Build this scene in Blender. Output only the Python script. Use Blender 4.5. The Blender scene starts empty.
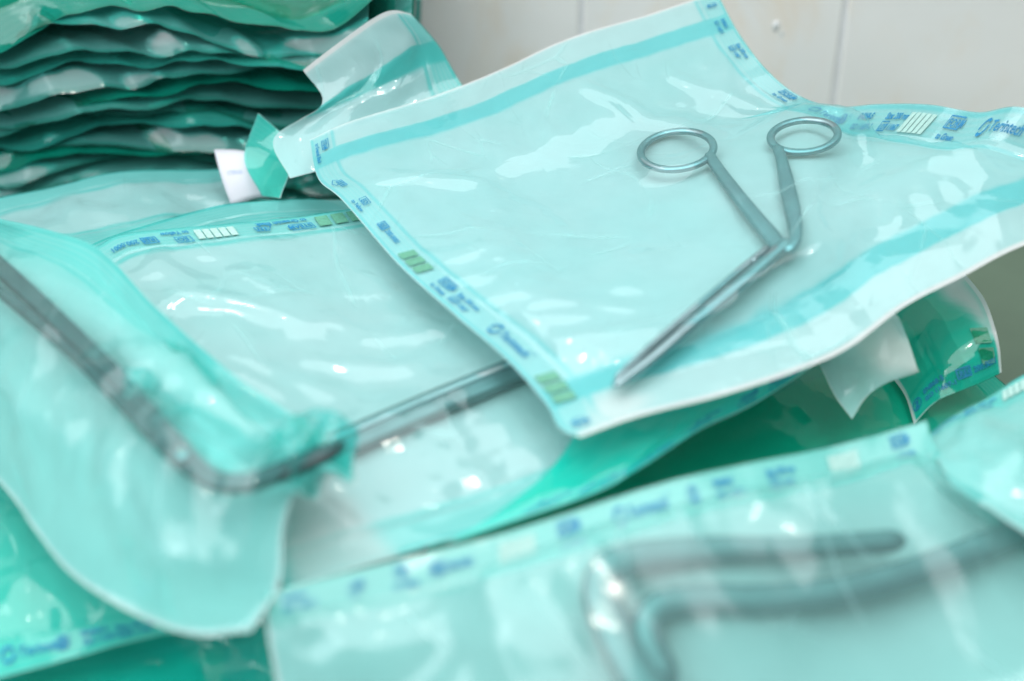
import bpy, math, random
import numpy as np
from mathutils import Vector, noise as mn

random.seed(7)
rng = np.random.default_rng(7)
S = bpy.context.scene
COL = S.collection

# ------------------------------------------------------------------ camera
W, Hh = 1024, 681
FOC, SENS = 55.0, 36.0
F = FOC / SENS * W
CAMZ = 0.50
PITCH = math.radians(35)
CP, SP = math.cos(PITCH), math.sin(PITCH)
CAM = np.array([0, 0, CAMZ])


def ray(px, py):
    x = (px - 512) / F
    y = -(py - 340.5) / F
    return np.array([x, CP + y * SP, -SP + y * CP])


def at(px, py, z):
    d = ray(px, py)
    return CAM + d * ((z - CAMZ) / d[2])


def at_y(px, py, yy):
    d = ray(px, py)
    return CAM + d * (yy / d[1])


def pt(p):
    return at_y(*p[:3]) if len(p) > 3 else at(*p)


def project(P):
    d = P - CAM
    a = d[..., 1] * CP - d[..., 2] * SP
    b = d[..., 1] * SP + d[..., 2] * CP
    return np.stack([512 + F * d[..., 0] / a, 340.5 - F * b / a], -1)


cam = bpy.data.cameras.new('camera')
camo = bpy.data.objects.new('camera', cam)
COL.objects.link(camo)
camo.location = (0, 0, CAMZ)
camo.rotation_euler = (math.pi / 2 - PITCH, 0, 0)
cam.lens = FOC
cam.sensor_width = SENS
cam.clip_start = 0.01
cam.clip_end = 50
S.camera = camo
_fp = at(345, 205, 0.150) - CAM
cam.dof.use_dof = True
cam.dof.focus_distance = float(_fp[1] * CP - _fp[2] * SP)
cam.dof.aperture_fstop = 3.3
cam.dof.aperture_blades = 0


# ------------------------------------------------------------------ helpers
def link(o, parent=None):
    COL.objects.link(o)
    if parent is not None:
        o.parent = parent
        o.matrix_parent_inverse.identity()
        o.location = o.location - parent.location
    return o


def thing(name, label, cat, loc, group=None):
    o = bpy.data.objects.new(name, None)
    o.empty_display_size = 0.01
    COL.objects.link(o)
    o.location = Vector(loc)
    tag(o, label, cat, group)
    return o


def tag(o, label, cat, group=None):
    o['label'] = label
    o['category'] = cat
    if group:
        o['group'] = group


def mesh_obj(name, V, Fc, mat, parent=None, smooth=True, attrs=None, uv=None):
    me = bpy.data.meshes.new(name)
    me.from_pydata([tuple(map(float, v)) for v in V], [], [tuple(map(int, f)) for f in Fc])
    me.materials.append(mat)
    if smooth:
        me.polygons.foreach_set('use_smooth', [True] * len(me.polygons))
    if attrs:
        for k, a in attrs.items():
            at_ = me.attributes.new(k, 'FLOAT', 'POINT')
            at_.data.foreach_set('value', np.asarray(a, dtype=np.float32).ravel())
    if uv is not None:
        l = me.uv_layers.new(name='uv')
        idx = np.zeros(len(me.loops), dtype=np.int32)
        me.loops.foreach_get('vertex_index', idx)
        l.data.foreach_set('uv', np.asarray(uv, dtype=np.float32)[idx].ravel())
    me.update()
    return link(bpy.data.objects.new(name, me), parent)


def grid_faces(nu, nv):
    i = np.arange(nu - 1)[:, None]
    j = np.arange(nv - 1)[None, :]
    a = i * nv + j
    return np.stack([a, a + nv, a + nv + 1, a + 1], -1).reshape(-1, 4)


def nz(x, y, s=0.0):
    return mn.noise(Vector((x, y, s)))


def noise_grid(X, Y, scale, seed, octaves=2):
    out = np.zeros(X.shape)
    it = np.nditer(X, flags=['multi_index'])
    for _ in it:
        k = it.multi_index
        a, sc, v = 1.0, scale, 0.0
        for o in range(octaves):
            v += a * mn.noise(Vector((X[k] * sc, Y[k] * sc, seed + 17.3 * o)))
            a *= .5
            sc *= 2.1
        out[k] = v
    return out


def catmull(pts, n):
    """resample a 3-D polyline to n points, even in arc length, rounded at its points"""
    pts = np.asarray(pts, float)
    if len(pts) == 2:
        t = np.linspace(0, 1, n)[:, None]
        return pts[0] * (1 - t) + pts[1] * t
    p = np.vstack([2 * pts[0] - pts[1], pts, 2 * pts[-1] - pts[-2]])
    out = []
    for i in range(1, len(p) - 2):
        t = np.linspace(0, 1, 24, endpoint=False)[:, None]
        a, b, c, d = p[i - 1], p[i], p[i + 1], p[i + 2]
        out.append(.5 * ((2 * b) + (-a + c) * t + (2 * a - 5 * b + 4 * c - d) * t ** 2 + (-a + 3 * b - 3 * c + d) * t ** 3))
    out = np.vstack(out + [pts[-1:]])
    s = np.r_[0, np.cumsum(np.linalg.norm(np.diff(out, axis=0), axis=1))]
    q = np.linspace(0, s[-1], n)
    return np.stack([np.interp(q, s, out[:, k]) for k in range(3)], -1)


def plen(pts):
    return float(np.linalg.norm(np.diff(np.asarray(pts), axis=0), axis=1).sum())


def normals(P):
    du = np.gradient(P, axis=0)
    dv = np.gradient(P, axis=1)
    n = np.cross(du, dv)
    n /= np.linalg.norm(n, axis=-1, keepdims=True) + 1e-12
    return n


# ------------------------------------------------------------------ materials
def new_mat(name):
    m = bpy.data.materials.new(name)
    m.use_nodes = True
    nt = m.node_tree
    nt.nodes.clear()
    out = nt.nodes.new('ShaderNodeOutputMaterial')
    return m, nt, out


class NB:
    def __init__(s, nt):
        s.nt = nt

    def n(s, typ, **kw):
        nd = s.nt.nodes.new(typ)
        for k, v in kw.items():
            setattr(nd, k, v)
        return nd

    def put(s, sock, v):
        if hasattr(v, 'is_output') or isinstance(v, bpy.types.NodeSocket):
            s.nt.links.new(v, sock)
        else:
            sock.default_value = v

    def math(s, op, a, b=0.0, c=0.0, clamp=False):
        nd = s.n('ShaderNodeMath', operation=op, use_clamp=clamp)
        s.put(nd.inputs[0], a)
        s.put(nd.inputs[1], b)
        s.put(nd.inputs[2], c)
        return nd.outputs[0]

    def mix(s, fac, a, b):
        nd = s.n('ShaderNodeMix', data_type='RGBA')
        s.put(nd.inputs['Factor'], fac)
        s.put(nd.inputs[6], a)
        s.put(nd.inputs[7], b)
        return nd.outputs[2]

    def attr(s, name):
        nd = s.n('ShaderNodeAttribute', attribute_name=name)
        return nd.outputs['Fac']

    def noise(s, vec, scale, detail=2.0, rough=.5, dist=0.0):
        nd = s.n('ShaderNodeTexNoise')
        s.put(nd.inputs['Vector'], vec)
        nd.inputs['Scale'].default_value = scale
        nd.inputs['Detail'].default_value = detail
        nd.inputs['Roughness'].default_value = rough
        nd.inputs['Distortion'].default_value = dist
        return nd.outputs['Fac']

    def smooth(s, x, e0, e1):
        nd = s.n('ShaderNodeMapRange', interpolation_type='SMOOTHSTEP')
        s.put(nd.inputs['Value'], x)
        nd.inputs['From Min'].default_value = e0
        nd.inputs['From Max'].default_value = e1
        return nd.outputs[0]

    def mapping(s, vec, scale=(1, 1, 1), rot=(0, 0, 0)):
        nd = s.n('ShaderNodeMapping')
        s.put(nd.inputs['Vector'], vec)
        nd.inputs['Scale'].default_value = scale
        nd.inputs['Rotation'].default_value = rot
        return nd.outputs[0]


def film_material(name, body, strip, seal, gloss=.07, haze=.075, crease=1.0):
    m, nt, out = new_mat(name)
    b = NB(nt)
    uv = b.n('ShaderNodeTexCoord').outputs['UV']
    ds, de, bare = b.attr('dside'), b.attr('dend'), b.attr('bare')
    # seal bands: printed strip along the long sides, plain band across the ends
    wob = b.math('MULTIPLY', b.math('SUBTRACT', b.noise(uv, 60, 2), .5), .0035)
    de2 = b.math('ADD', de, wob)
    in_strip = b.math('SUBTRACT', 1.0, b.smooth(ds, .0105, .0125))
    seal1 = b.math('MULTIPLY', b.smooth(de2, .0185, .0195), b.math('SUBTRACT', 1.0, b.smooth(de2, .0295, .032)))
    outer = b.math('SUBTRACT', 1.0, b.smooth(de2, .0185, .0195))
    rim = b.math('SUBTRACT', 1.0, b.smooth(de, .0016, .0024))
    rib = b.math('SINE', b.math('MULTIPLY', ds, 2 * math.pi / .0021))
    rib = b.math('MULTIPLY_ADD', rib, .16, .16)
    var = b.noise(uv, 22, 3)
    c = b.mix(b.smooth(var, .3, .75), body, tuple([body[0] * .93, body[1] * .99, body[2] * .985, 1]))
    light = tuple([min(1, x ** .6) for x in body[:3]] + [1])
    c = b.mix(b.math('MULTIPLY', outer, .6), c, light)
    c = b.mix(in_strip, c, strip)
    c = b.mix(b.math('MULTIPLY', in_strip, rib), c, light)
    edge = b.math('SUBTRACT', 1.0, b.smooth(ds, .0012, .0022))
    c = b.mix(b.math('MULTIPLY', edge, .8), c, seal)
    lip = b.math('MULTIPLY', b.smooth(ds, .0120, .0130), b.math('SUBTRACT', 1.0, b.smooth(ds, .0138, .0152)))
    c = b.mix(b.math('MULTIPLY', lip, .7), c, seal)
    c = b.mix(seal1, c, seal)
    clear = b.math('MAXIMUM', rim, bare)
    c = b.mix(clear, c, (1, 1, 1, 1))
    tr = b.n('ShaderNodeBsdfTransparent')
    b.put(tr.inputs['Color'], c)
    # crisp creases: flat facets meeting in sharp lines, at three sizes, in metres
    def facets(scale, slope, rot, stretch, warp):
        nw = b.n('ShaderNodeTexNoise')
        b.put(nw.inputs['Vector'], uv)
        nw.inputs['Scale'].default_value = scale * .7
        nw.inputs['Detail'].default_value = 1
        vm = b.n('ShaderNodeVectorMath', operation='MULTIPLY_ADD')
        b.put(vm.inputs[0], nw.outputs['Color'])
        vm.inputs[1].default_value = (warp, warp, 0)
        b.put(vm.inputs[2], uv)
        v = b.n('ShaderNodeTexVoronoi', feature='DISTANCE_TO_EDGE', voronoi_dimensions='2D')
        b.put(v.inputs['Vector'], b.mapping(vm.outputs[0], stretch, (0, 0, rot)))
        v.inputs['Scale'].default_value = scale
        return b.math('MULTIPLY', v.outputs['Distance'], slope / scale), b.math('MULTIPLY', v.outputs['Distance'], 1.0 / scale)
    h1, e1 = facets(20, .17, .5, (1, .42, 1), .02)
    h2, e2 = facets(52, .085, -.6, (.45, 1, 1), .010)
    h3, e3 = facets(150, .03, .2, (1, .7, 1), .004)
    msk = b.smooth(b.noise(uv, 14, 2), .42, .68)
    h = b.math('MULTIPLY', b.math('MULTIPLY', b.math('ADD', b.math('ADD', h1, h2), h3), b.math('MULTIPLY_ADD', in_strip, -.7, 1.0)), b.math('MULTIPLY_ADD', msk, .85, .15))
    l1 = b.math('MULTIPLY', b.math('SUBTRACT', 1.0, b.smooth(e1, .0001, .0011)), b.smooth(b.noise(uv, 31, 1), .45, .62))
    l2 = b.math('MULTIPLY', b.math('SUBTRACT', 1.0, b.smooth(e2, .0001, .0007)), b.smooth(b.noise(uv, 24, 1), .52, .68))
    lines = b.math('MULTIPLY', b.math('MAXIMUM', l1, b.math('MULTIPLY', l2, .7)), b.math('MULTIPLY_ADD', in_strip, -.8, 1.0))
    bp = b.n('ShaderNodeBump')
    bp.inputs['Strength'].default_value = 1.0
    bp.inputs['Distance'].default_value = crease
    b.put(bp.inputs['Height'], h)
    gl = b.n('ShaderNodeBsdfGlossy')
    gl.inputs['Color'].default_value = (1, 1, 1, 1)
    gl.inputs['Roughness'].default_value = gloss
    b.put(gl.inputs['Normal'], bp.outputs[0])
    lw = b.n('ShaderNodeLayerWeight')
    lw.inputs['Blend'].default_value = .5
    b.put(lw.inputs['Normal'], bp.outputs[0])
    fz = b.math('POWER', lw.outputs['Facing'], 4.0)
    fac = b.math('MULTIPLY_ADD', fz, .42, .040, clamp=True)
    fac = b.math('MULTIPLY', fac, b.math('SUBTRACT', 1.0, b.math('MULTIPLY', clear, .8)))
    df = b.n('ShaderNodeBsdfDiffuse')
    df.inputs['Color'].default_value = (.52, .88, .87, 1)
    tl = b.n('ShaderNodeBsdfTranslucent')
    tl.inputs['Color'].default_value = (.42, .84, .80, 1)
    dm = b.n('ShaderNodeMixShader')
    dm.inputs[0].default_value = .5
    nt.links.new(df.outputs[0], dm.inputs[1])
    nt.links.new(tl.outputs[0], dm.inputs[2])
    m1 = b.n('ShaderNodeMixShader')
    b.put(m1.inputs[0], b.math('MULTIPLY', b.math('SUBTRACT', 1.0, clear), b.math('MULTIPLY_ADD', lines, .22 * min(1, haze / .06), haze)))
    nt.links.new(tr.outputs[0], m1.inputs[1])
    nt.links.new(dm.outputs[0], m1.inputs[2])
    m2 = b.n('ShaderNodeMixShader')
    b.put(m2.inputs[0], fac)
    nt.links.new(m1.outputs[0], m2.inputs[1])
    nt.links.new(gl.outputs[0], m2.inputs[2])
    nt.links.new(m2.outputs[0], out.inputs[0])
    return m


def paper_material(name, colour, transl=.30):
    m, nt, out = new_mat(name)
    b = NB(nt)
    uv = b.n('ShaderNodeTexCoord').outputs['UV']
    mott = b.noise(uv, 55, 4, .6)
    fib = b.noise(b.mapping(uv, (1, .25, 1)), 900, 2)
    c = b.mix(b.smooth(mott, .3, .8), colour, tuple([x * .94 for x in colour[:3]] + [1]))
    h = b.math('ADD', b.math('MULTIPLY', fib, .15), b.noise(b.mapping(uv, (1, .6, 1), (0, 0, .3)), 45, 3, .5, .8))
    bp = b.n('ShaderNodeBump')
    bp.inputs['Strength'].default_value = .35
    bp.inputs['Distance'].default_value = .002
    b.put(bp.inputs['Height'], h)
    df = b.n('ShaderNodeBsdfDiffuse')
    b.put(df.inputs['Color'], c)
    b.put(df.inputs['Normal'], bp.outputs[0])
    tl = b.n('ShaderNodeBsdfTranslucent')
    b.put(tl.inputs['Color'], c)
    mx = b.n('ShaderNodeMixShader')
    mx.inputs[0].default_value = transl
    nt.links.new(df.outputs[0], mx.inputs[1])
    nt.links.new(tl.outputs[0], mx.inputs[2])
    nt.links.new(mx.outputs[0], out.inputs[0])
    return m


def principled(name, base, rough=.5, metal=0.0, noise_amt=0.0, noise_scale=40, bump=0.0, coat=0.0):
    m, nt, out = new_mat(name)
    b = NB(nt)
    p = b.n('ShaderNodeBsdfPrincipled')
    oc = b.n('ShaderNodeTexCoord').outputs['Object']
    n = b.noise(oc, noise_scale, 4, .6)
    b.put(p.inputs['Base Color'], b.mix(b.smooth(n, .3, .75), base, tuple([x * (1 - noise_amt) for x in base[:3]] + [1])))
    p.inputs['Metallic'].default_value = metal
    b.put(p.inputs['Roughness'], b.math('MULTIPLY_ADD', n, .15, rough - .07))
    p.inputs['Coat Weight'].default_value = coat
    if bump:
        bp = b.n('ShaderNodeBump')
        bp.inputs['Strength'].default_value = bump
        bp.inputs['Distance'].default_value = .002
        b.put(bp.inputs['Height'], n)
        b.put(p.inputs['Normal'], bp.outputs[0])
    nt.links.new(p.outputs[0], out.inputs[0])
    return m


FILM = film_material('pouch_film', (.72, .945, .955, 1), (.58, .93, .94, 1), (.40, .88, .90, 1), haze=.09, crease=.52)
FILM_MINT = film_material('mint_pouch_film', (.73, .945, .95, 1), (.44, .91, .89, 1), (.26, .86, .83, 1), haze=.06, crease=1.05)
FILM_DEEP = film_material('shade_green_film', (.05, .79, .62, 1), (.06, .82, .70, 1), (.04, .75, .62, 1), haze=.006, crease=.5)  # shaded copy of the film: the deep green of shade is in the tint
FILM_EMERALD = film_material('shade_emerald_film', (.10, .89, .78, 1), (.11, .90, .82, 1), (.09, .86, .78, 1), haze=.006, crease=.5)  # green of shaded film put into the tint
FILM_FOLD = film_material('wide_seal_film', (.60, .95, .93, 1), (.30, .89, .85, 1), (.20, .83, .79, 1), haze=.11, crease=1.1)
FILM_VEIL = film_material('glare_haze_film', (.66, .945, .93, 1), (.42, .92, .87, 1), (.36, .88, .82, 1), gloss=.14, haze=.19, crease=.8)  # extra haze stands in for glare on the film over the retractor
FILM_TEAL = film_material('folded_shaded_film', (.28, .91, .82, 1), (.24, .90, .82, 1), (.16, .84, .76, 1), haze=.03)  # folded film; its teal also carries shade in the stack and lower left
FILM_STACK = film_material('shaded_stack_film', (.46, .88, .84, 1), (.50, .90, .87, 1), (.20, .74, .66, 1), gloss=.16, haze=.03, crease=1.1)  # tint darkened for the shade on the stack fronts
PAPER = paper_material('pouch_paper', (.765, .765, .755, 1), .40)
PAPER_SHADED = paper_material('shaded_stack_paper', (.32, .37, .36, 1), .30)  # pouch paper greyed to paint the stack's shade into it
PAPER_WARM = paper_material('pouch_paper_cream', (.80, .79, .74, 1), .30)
INK = principled('blue_ink', (.004, .20, .40, 1), .6, noise_amt=.3, noise_scale=900)
INK_GREEN = principled('green_ink', (.10, .33, .22, 1), .6, noise_amt=.3, noise_scale=900)
INK_PINK = principled('pale_indicator_ink', (.34, .54, .49, 1), .6, noise_amt=.2, noise_scale=900)
STEEL = principled('brushed_steel', (.27, .385, .40, 1), .42, 1.0, noise_amt=.25, noise_scale=90)
STEEL_LIGHT = principled('lit_edge_steel', (.52, .57, .58, 1), .50, 1.0, noise_amt=.2, noise_scale=70)  # paler copy of the bar's steel, for its lit edge
STEEL_MATT = principled('satin_steel', (.19, .26, .26, 1), .50, 1.0, noise_amt=.2, noise_scale=50)
STEEL_DARK = principled('dark_steel', (.11, .135, .14, 1), .48, 1.0, noise_amt=.35, noise_scale=60)
WOOD = principled('brown_wood', (.50, .29, .20, 1), .55, noise_amt=.5, noise_scale=50, bump=.2)
TABLE = principled('counter_laminate', (.09, .14, .095, 1), .45, noise_amt=.12, noise_scale=18)
LABELP = principled('label_paper', (.60, .60, .65, 1), .7, noise_amt=.05, noise_scale=60)


# ------------------------------------------------------------------ film relaxation
def solve(P, inv, Lr, sl_a, sl_b, k, only_compress=False):
    a = P[sl_a]
    c = P[sl_b]
    wa, wb = inv[sl_a], inv[sl_b]
    d = c - a
    l = np.sqrt((d * d).sum(-1)) + 1e-12
    C = l - Lr
    if only_compress:
        C = np.minimum(C, 0)
    w = wa + wb
    w[w == 0] = 1
    g = (k * C / l / w)[..., None] * d
    P[sl_a] = a + g * wa[..., None]
    P[sl_b] = c - g * wb[..., None]


def relax_film(Q, hmin, pin, slack, steps=120, iters=8, press=0.0, seed=1, side=1):
    """thin film a little larger than the paper below it: it buckles into creases"""
    nu, nv, _ = Q.shape
    N = normals(Q)
    if N[..., 2].mean() < 0:
        N = -N
    N = N * side
    r = np.random.default_rng(seed)
    P = Q + N * (hmin + .0003)[..., None]
    bumpy = np.zeros((nu, nv))
    for k in (5, 11, 23):
        g = r.normal(size=(nu // k + 3, nv // k + 3))
        ui = np.linspace(0, g.shape[0] - 1.001, nu)
        vi = np.linspace(0, g.shape[1] - 1.001, nv)
        i0, j0 = ui.astype(int), vi.astype(int)
        fu, fv = (ui - i0)[:, None], (vi - j0)[None]
        fu, fv = fu * fu * (3 - 2 * fu), fv * fv * (3 - 2 * fv)
        bumpy += k * ((g[np.ix_(i0, j0)] * (1 - fu) + g[np.ix_(i0 + 1, j0)] * fu) * (1 - fv)
                      + (g[np.ix_(i0, j0 + 1)] * (1 - fu) + g[np.ix_(i0 + 1, j0 + 1)] * fu) * fv)
    P += N * (np.abs(bumpy) * .00005 * (1 - pin))[..., None]
    inv = 1.0 - pin
    prev = P.copy()
    cons = []
    sl = slice(None)

    def sets(du, dv, k, comp):
        # pairs (i,j)-(i+du,j+dv), coloured so no vertex repeats inside a set
        for pu in range(2 if du else 1):
            for pv in range(2 if (dv and not du) else 1):
                I = [i for i in range(nu - du) if (du == 0 or (i // du) % 2 == pu)]
                if dv >= 0:
                    J = [j for j in range(nv - dv) if (du != 0 or (j // dv) % 2 == pv)]
                else:
                    J = [j for j in range(-dv, nv)]
                a = np.ix_(I, J)
                c = np.ix_([i + du for i in I], [j + dv for j in J])
                Lr = np.linalg.norm(Q[c] - Q[a], axis=-1) * (1 + .5 * (slack[a] + slack[c]))
                cons.append((Lr, a, c, k, comp))
    sets(1, 0, 1.0, False)
    sets(0, 1, 1.0, False)
    sets(1, 1, .55, False)
    sets(1, -1, .55, False)
    sets(2, 0, .35, True)
    sets(0, 2, .35, True)
    sets(4, 0, .22, True)
    sets(0, 4, .22, True)
    g = np.array([0, 0, -9.8]) * 2e-6
    for st in range(steps):
        vel = (P - prev) * .90
        prev = P.copy()
        P = P + (vel + g + N * (press * 2e-6)) * inv[..., None]
        for it in range(iters):
            for (Lr, a, c, k, comp) in cons:
                solve(P, inv, Lr, a, c, k, comp)
            h = ((P - Q) * N).sum(-1)
            d = np.maximum(hmin - h, 0) * (inv > 0)
            P += N * d[..., None]
    return P, N


def smooth_grid(P, n=1, keep=None):
    for _ in range(n):
        M = P.copy()
        M[1:-1, 1:-1] = P[1:-1, 1:-1] * .5 + .125 * (P[2:, 1:-1] + P[:-2, 1:-1] + P[1:-1, 2:] + P[1:-1, :-2])
        if keep is not None:
            M[keep] = P[keep]
        P = M
    return P


# ------------------------------------------------------------------ printing
def glyph_mesh(text, size, ang=0, align='LEFT'):
    cu = bpy.data.curves.new('t', 'FONT')
    cu.body = text
    cu.size = size
    cu.align_x = align
    cu.resolution_u = 2
    cu.offset = .00010
    o = bpy.data.objects.new('t', cu)
    COL.objects.link(o)
    dg = bpy.context.evaluated_depsgraph_get()
    dg.update()
    me = bpy.data.meshes.new_from_object(o.evaluated_get(dg))
    V = [(v.co.x, v.co.y) for v in me.vertices]
    Fc = [tuple(p.vertices) for p in me.polygons]
    bpy.data.objects.remove(o)
    bpy.data.curves.remove(cu)
    bpy.data.meshes.remove(me)
    return V, Fc


_cache = {}


def text_at(out, text, x, y, size):
    key = (text, size)
    if key not in _cache:
        _cache[key] = glyph_mesh(text, size)
    V, Fc = _cache[key]
    o = len(out[0])
    out[0].extend([(a + x, b + y) for a, b in V])
    out[1].extend([tuple(i + o for i in f) for f in Fc])
    return x + (max(a for a, b in V) if V else 0)


def quad_at(out, pts):
    o = len(out[0])
    out[0].extend(pts)
    out[1].append(tuple(range(o, o + len(pts))))


def frame_at(out, x, y, w, h, t=.00035):
    for (a, b, c, d) in ((x, y, x + w, y + t), (x, y + h - t, x + w, y + h), (x, y + t, x + t, y + h - t), (x + w - t, y + t, x + w, y + h - t)):
        quad_at(out, [(a, b), (c, b), (c, d), (a, d)])


def arc_at(out, cx, cy, r, t, a0, a1, n=14):
    for i in range(n):
        p, q = a0 + (a1 - a0) * i / n, a0 + (a1 - a0) * (i + 1) / n
        quad_at(out, [(cx + r * math.cos(p), cy + r * math.sin(p)), (cx + r * math.cos(q), cy + r * math.sin(q)),
                      (cx + (r - t) * math.cos(q), cy + (r - t) * math.sin(q)), (cx + (r - t) * math.cos(p), cy + (r - t) * math.sin(p))])


class Print:
    """marks in strip space: x along the seal, y across it (0..11 mm), in metres"""

    def __init__(s):
        s.blue = ([], [])
        s.green = ([], [])
        s.pale = ([], [])

    def logo(s, x):
        c, m = x + .0035, .0055
        arc_at(s.blue, c, m, .0031, .0011, .7, 3.4)
        arc_at(s.blue, c, m, .0031, .0011, .7 + math.pi, 3.4 + math.pi)
        e = text_at(s.blue, 'Terintech', x + .0078, .0039, .0052)
        arc_at(s.blue, e + .001, .0078, .0007, .0002, 0, 6.283, 8)
        return e + .003

    def circle2(s, x):
        arc_at(s.blue, x + .003, .0055, .003, .0005, 0, 6.283, 20)
        text_at(s.blue, '2', x + .0018, .0036, .0052)
        quad_at(s.blue, [(x + .0009, .0031), (x + .0013, .0029), (x + .0051, .0079), (x + .0047, .0081)])
        return x + .009

    def norm(s, x):
        text_at(s.blue, 'EN868-5', x, .0063, .0031)
        e = text_at(s.blue, 'ISO 11607-1', x, .0024, .0031)
        return e + .003

    def size(s, x):
        text_at(s.blue, 'Size: 200 mm', x, .0063, .0031)
        frame_at(s.blue, x, .0019, .0055, .0036)
        text_at(s.blue, 'LOT', x + .0006, .0025, .0027)
        e = text_at(s.blue, '11067', x + .0066, .0024, .0029)
        return max(e, x + .016) + .004

    def bars(s, x):
        for k in range(5):
            a = x + k * .0036
            quad_at(s.pale, [(a, .002), (a + .003, .002), (a + .0042, .0088), (a + .0012, .0088)])
        return x + .023

    def form(s, x):
        frame_at(s.blue, x, .0052, .0098, .0046, .0005)
        text_at(s.blue, 'FORM', x + .0009, .0060, .0039)
        text_at(s.blue, 'to Green', x + .0003, .0016, .0030)
        return x + .014

    def steam(s, x):
        frame_at(s.blue, x, .0052, .0106, .0044, .0004)
        text_at(s.blue, 'STEAM', x + .0008, .0060, .0035)
        e = text_at(s.blue, 'to Greenish Black', x + .0005, .0015, .0031)
        return e + .003

    def hand(s, x):
        frame_at(s.blue, x + .002, .0044, .006, .0034, .0004)
        for k in range(3):
            quad_at(s.blue, [(x + .0028 + k * .0016, .005), (x + .0036 + k * .0016, .005), (x + .0039 + k * .0016, .0072), (x + .0031 + k * .0016, .0072)])
        for p, q in (((x, .004), (x + .0015, .0062)), ((x, .004), (x + .003, .0018)), ((x + .003, .0018), (x + .0052, .003)), ((x + .0052, .003), (x + .0048, .0044))):
            dx, dy = q[0] - p[0], q[1] - p[1]
            l = math.hypot(dx, dy)
            ox, oy = -dy / l * .0002, dx / l * .0002
            quad_at(s.blue, [(p[0] - ox, p[1] - oy), (q[0] - ox, q[1] - oy), (q[0] + ox, q[1] + oy), (p[0] + ox, p[1] + oy)])
        return x + .011

    def green(s_, x):
        return x

    def marks(s, x):
        for k in range(3):
            a = x + k * .0074
            quad_at(s.green, [(a, .0016), (a + .0058, .0016), (a + .0074, .0090), (a + .0016, .0090)])
        return x + .0205

    def eo(s, x):
        frame_at(s.blue, x + .0012, .0056, .0072, .0042, .0004)
        text_at(s.blue, 'EO', x + .0028, .0063, .0036)
        e = text_at(s.blue, 'to Yellow', x, .0018, .0031)
        return e + .004

    def ref(s, x):
        frame_at(s.blue, x, .0038, .0068, .0044, .0006)
        text_at(s.blue, 'REF', x + .0011, .0046, .0036)
        e = text_at(s.blue, '200.0001', x + .0080, .0046, .0036)
        return e + .004

    def run(s, x, items):
        for it in items:
            if isinstance(it, (int, float)):
                x += it
            else:
                x = getattr(s, it)(x)
        return x


def put_print(po, edge, items, dirn=1, xs=1.0, inset=.0010, lift=.00025):
    """items: (pixel where the mark starts on the strip, mark).  The marks are laid along the edge's own length."""
    film, N, (Lu, Lv), parent = po['film'], po['N'], po['L'], po['root']
    nu, nv, _ = film.shape
    along = Lv if edge[0] == 'u' else Lu
    across = Lu if edge[0] == 'u' else Lv
    row = {'u0': film[1], 'u1': film[-2], 'v0': film[:, 1], 'v1': film[:, -2]}[edge]
    inner = {'u0': film[4], 'u1': film[-5], 'v0': film[:, 4], 'v1': film[:, -5]}[edge]
    nn = {'u0': N[1], 'u1': N[-2], 'v0': N[:, 1], 'v1': N[:, -2]}[edge]
    m = len(row) // 2
    hand = np.dot(np.cross(row[m + 1] - row[m - 1], inner[m] - row[m]), nn[m]) * dirn
    rpx = project(row)
    runs = []
    for p, it in items:
        pr = Print()
        k = int(np.linalg.norm(rpx - np.array(p, float), axis=-1).argmin()) / (len(row) - 1)
        x = k * along if dirn > 0 else (1 - k) * along
        pr.run(x, [it])
        for bucket in (pr.blue, pr.green, pr.pale):
            bucket[0][:] = [(x + (q - x) * xs, w_) for q, w_ in bucket[0]]
        nm = {'logo': 'printed_logo', 'circle2': 'printed_symbol', 'hand': 'printed_symbol'}.get(it, 'printed_text')
        runs += [(pr.blue, INK, nm), (pr.green, INK_GREEN, 'green_marks'), (pr.pale, INK_PINK, 'indicator_bars')]
    for (V, Fc), mat, nm in runs:
        if not V:
            continue
        A_ = np.array(V)
        x = A_[:, 0] if dirn > 0 else along - A_[:, 0]
        y = A_[:, 1] + inset if hand > 0 else .0107 - A_[:, 1] + inset
        a = x / along
        w = y / across
        if edge[1] == '1':
            w = 1 - w
        uu, vv = (w, a) if edge[0] == 'u' else (a, w)
        ok = (uu > .001) & (uu < .999) & (vv > .001) & (vv < .999)
        fi, fj = np.clip(uu, 0, 1) * (nu - 1), np.clip(vv, 0, 1) * (nv - 1)
        i0 = np.minimum(fi.astype(int), nu - 2)
        j0 = np.minimum(fj.astype(int), nv - 2)
        a_, b_ = (fi - i0)[:, None], (fj - j0)[:, None]

        def smp(G):
            return (G[i0, j0] * (1 - a_) + G[i0 + 1, j0] * a_) * (1 - b_) + (G[i0, j0 + 1] * (1 - a_) + G[i0 + 1, j0 + 1] * a_) * b_
        P = smp(film) + smp(N) * lift
        keep = [f for f in Fc if all(ok[i] for i in f)]
        if not keep:
            continue
        used = sorted({i for f in keep for i in f})
        re = {i: k for k, i in enumerate(used)}
        mesh_obj(nm, P[used], [[re[i] for i in f] for f in keep], mat, parent, smooth=False)


# ------------------------------------------------------------------ pouches
BASE_GROUP = 'sterilisation pouches piled on the counter'


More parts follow.
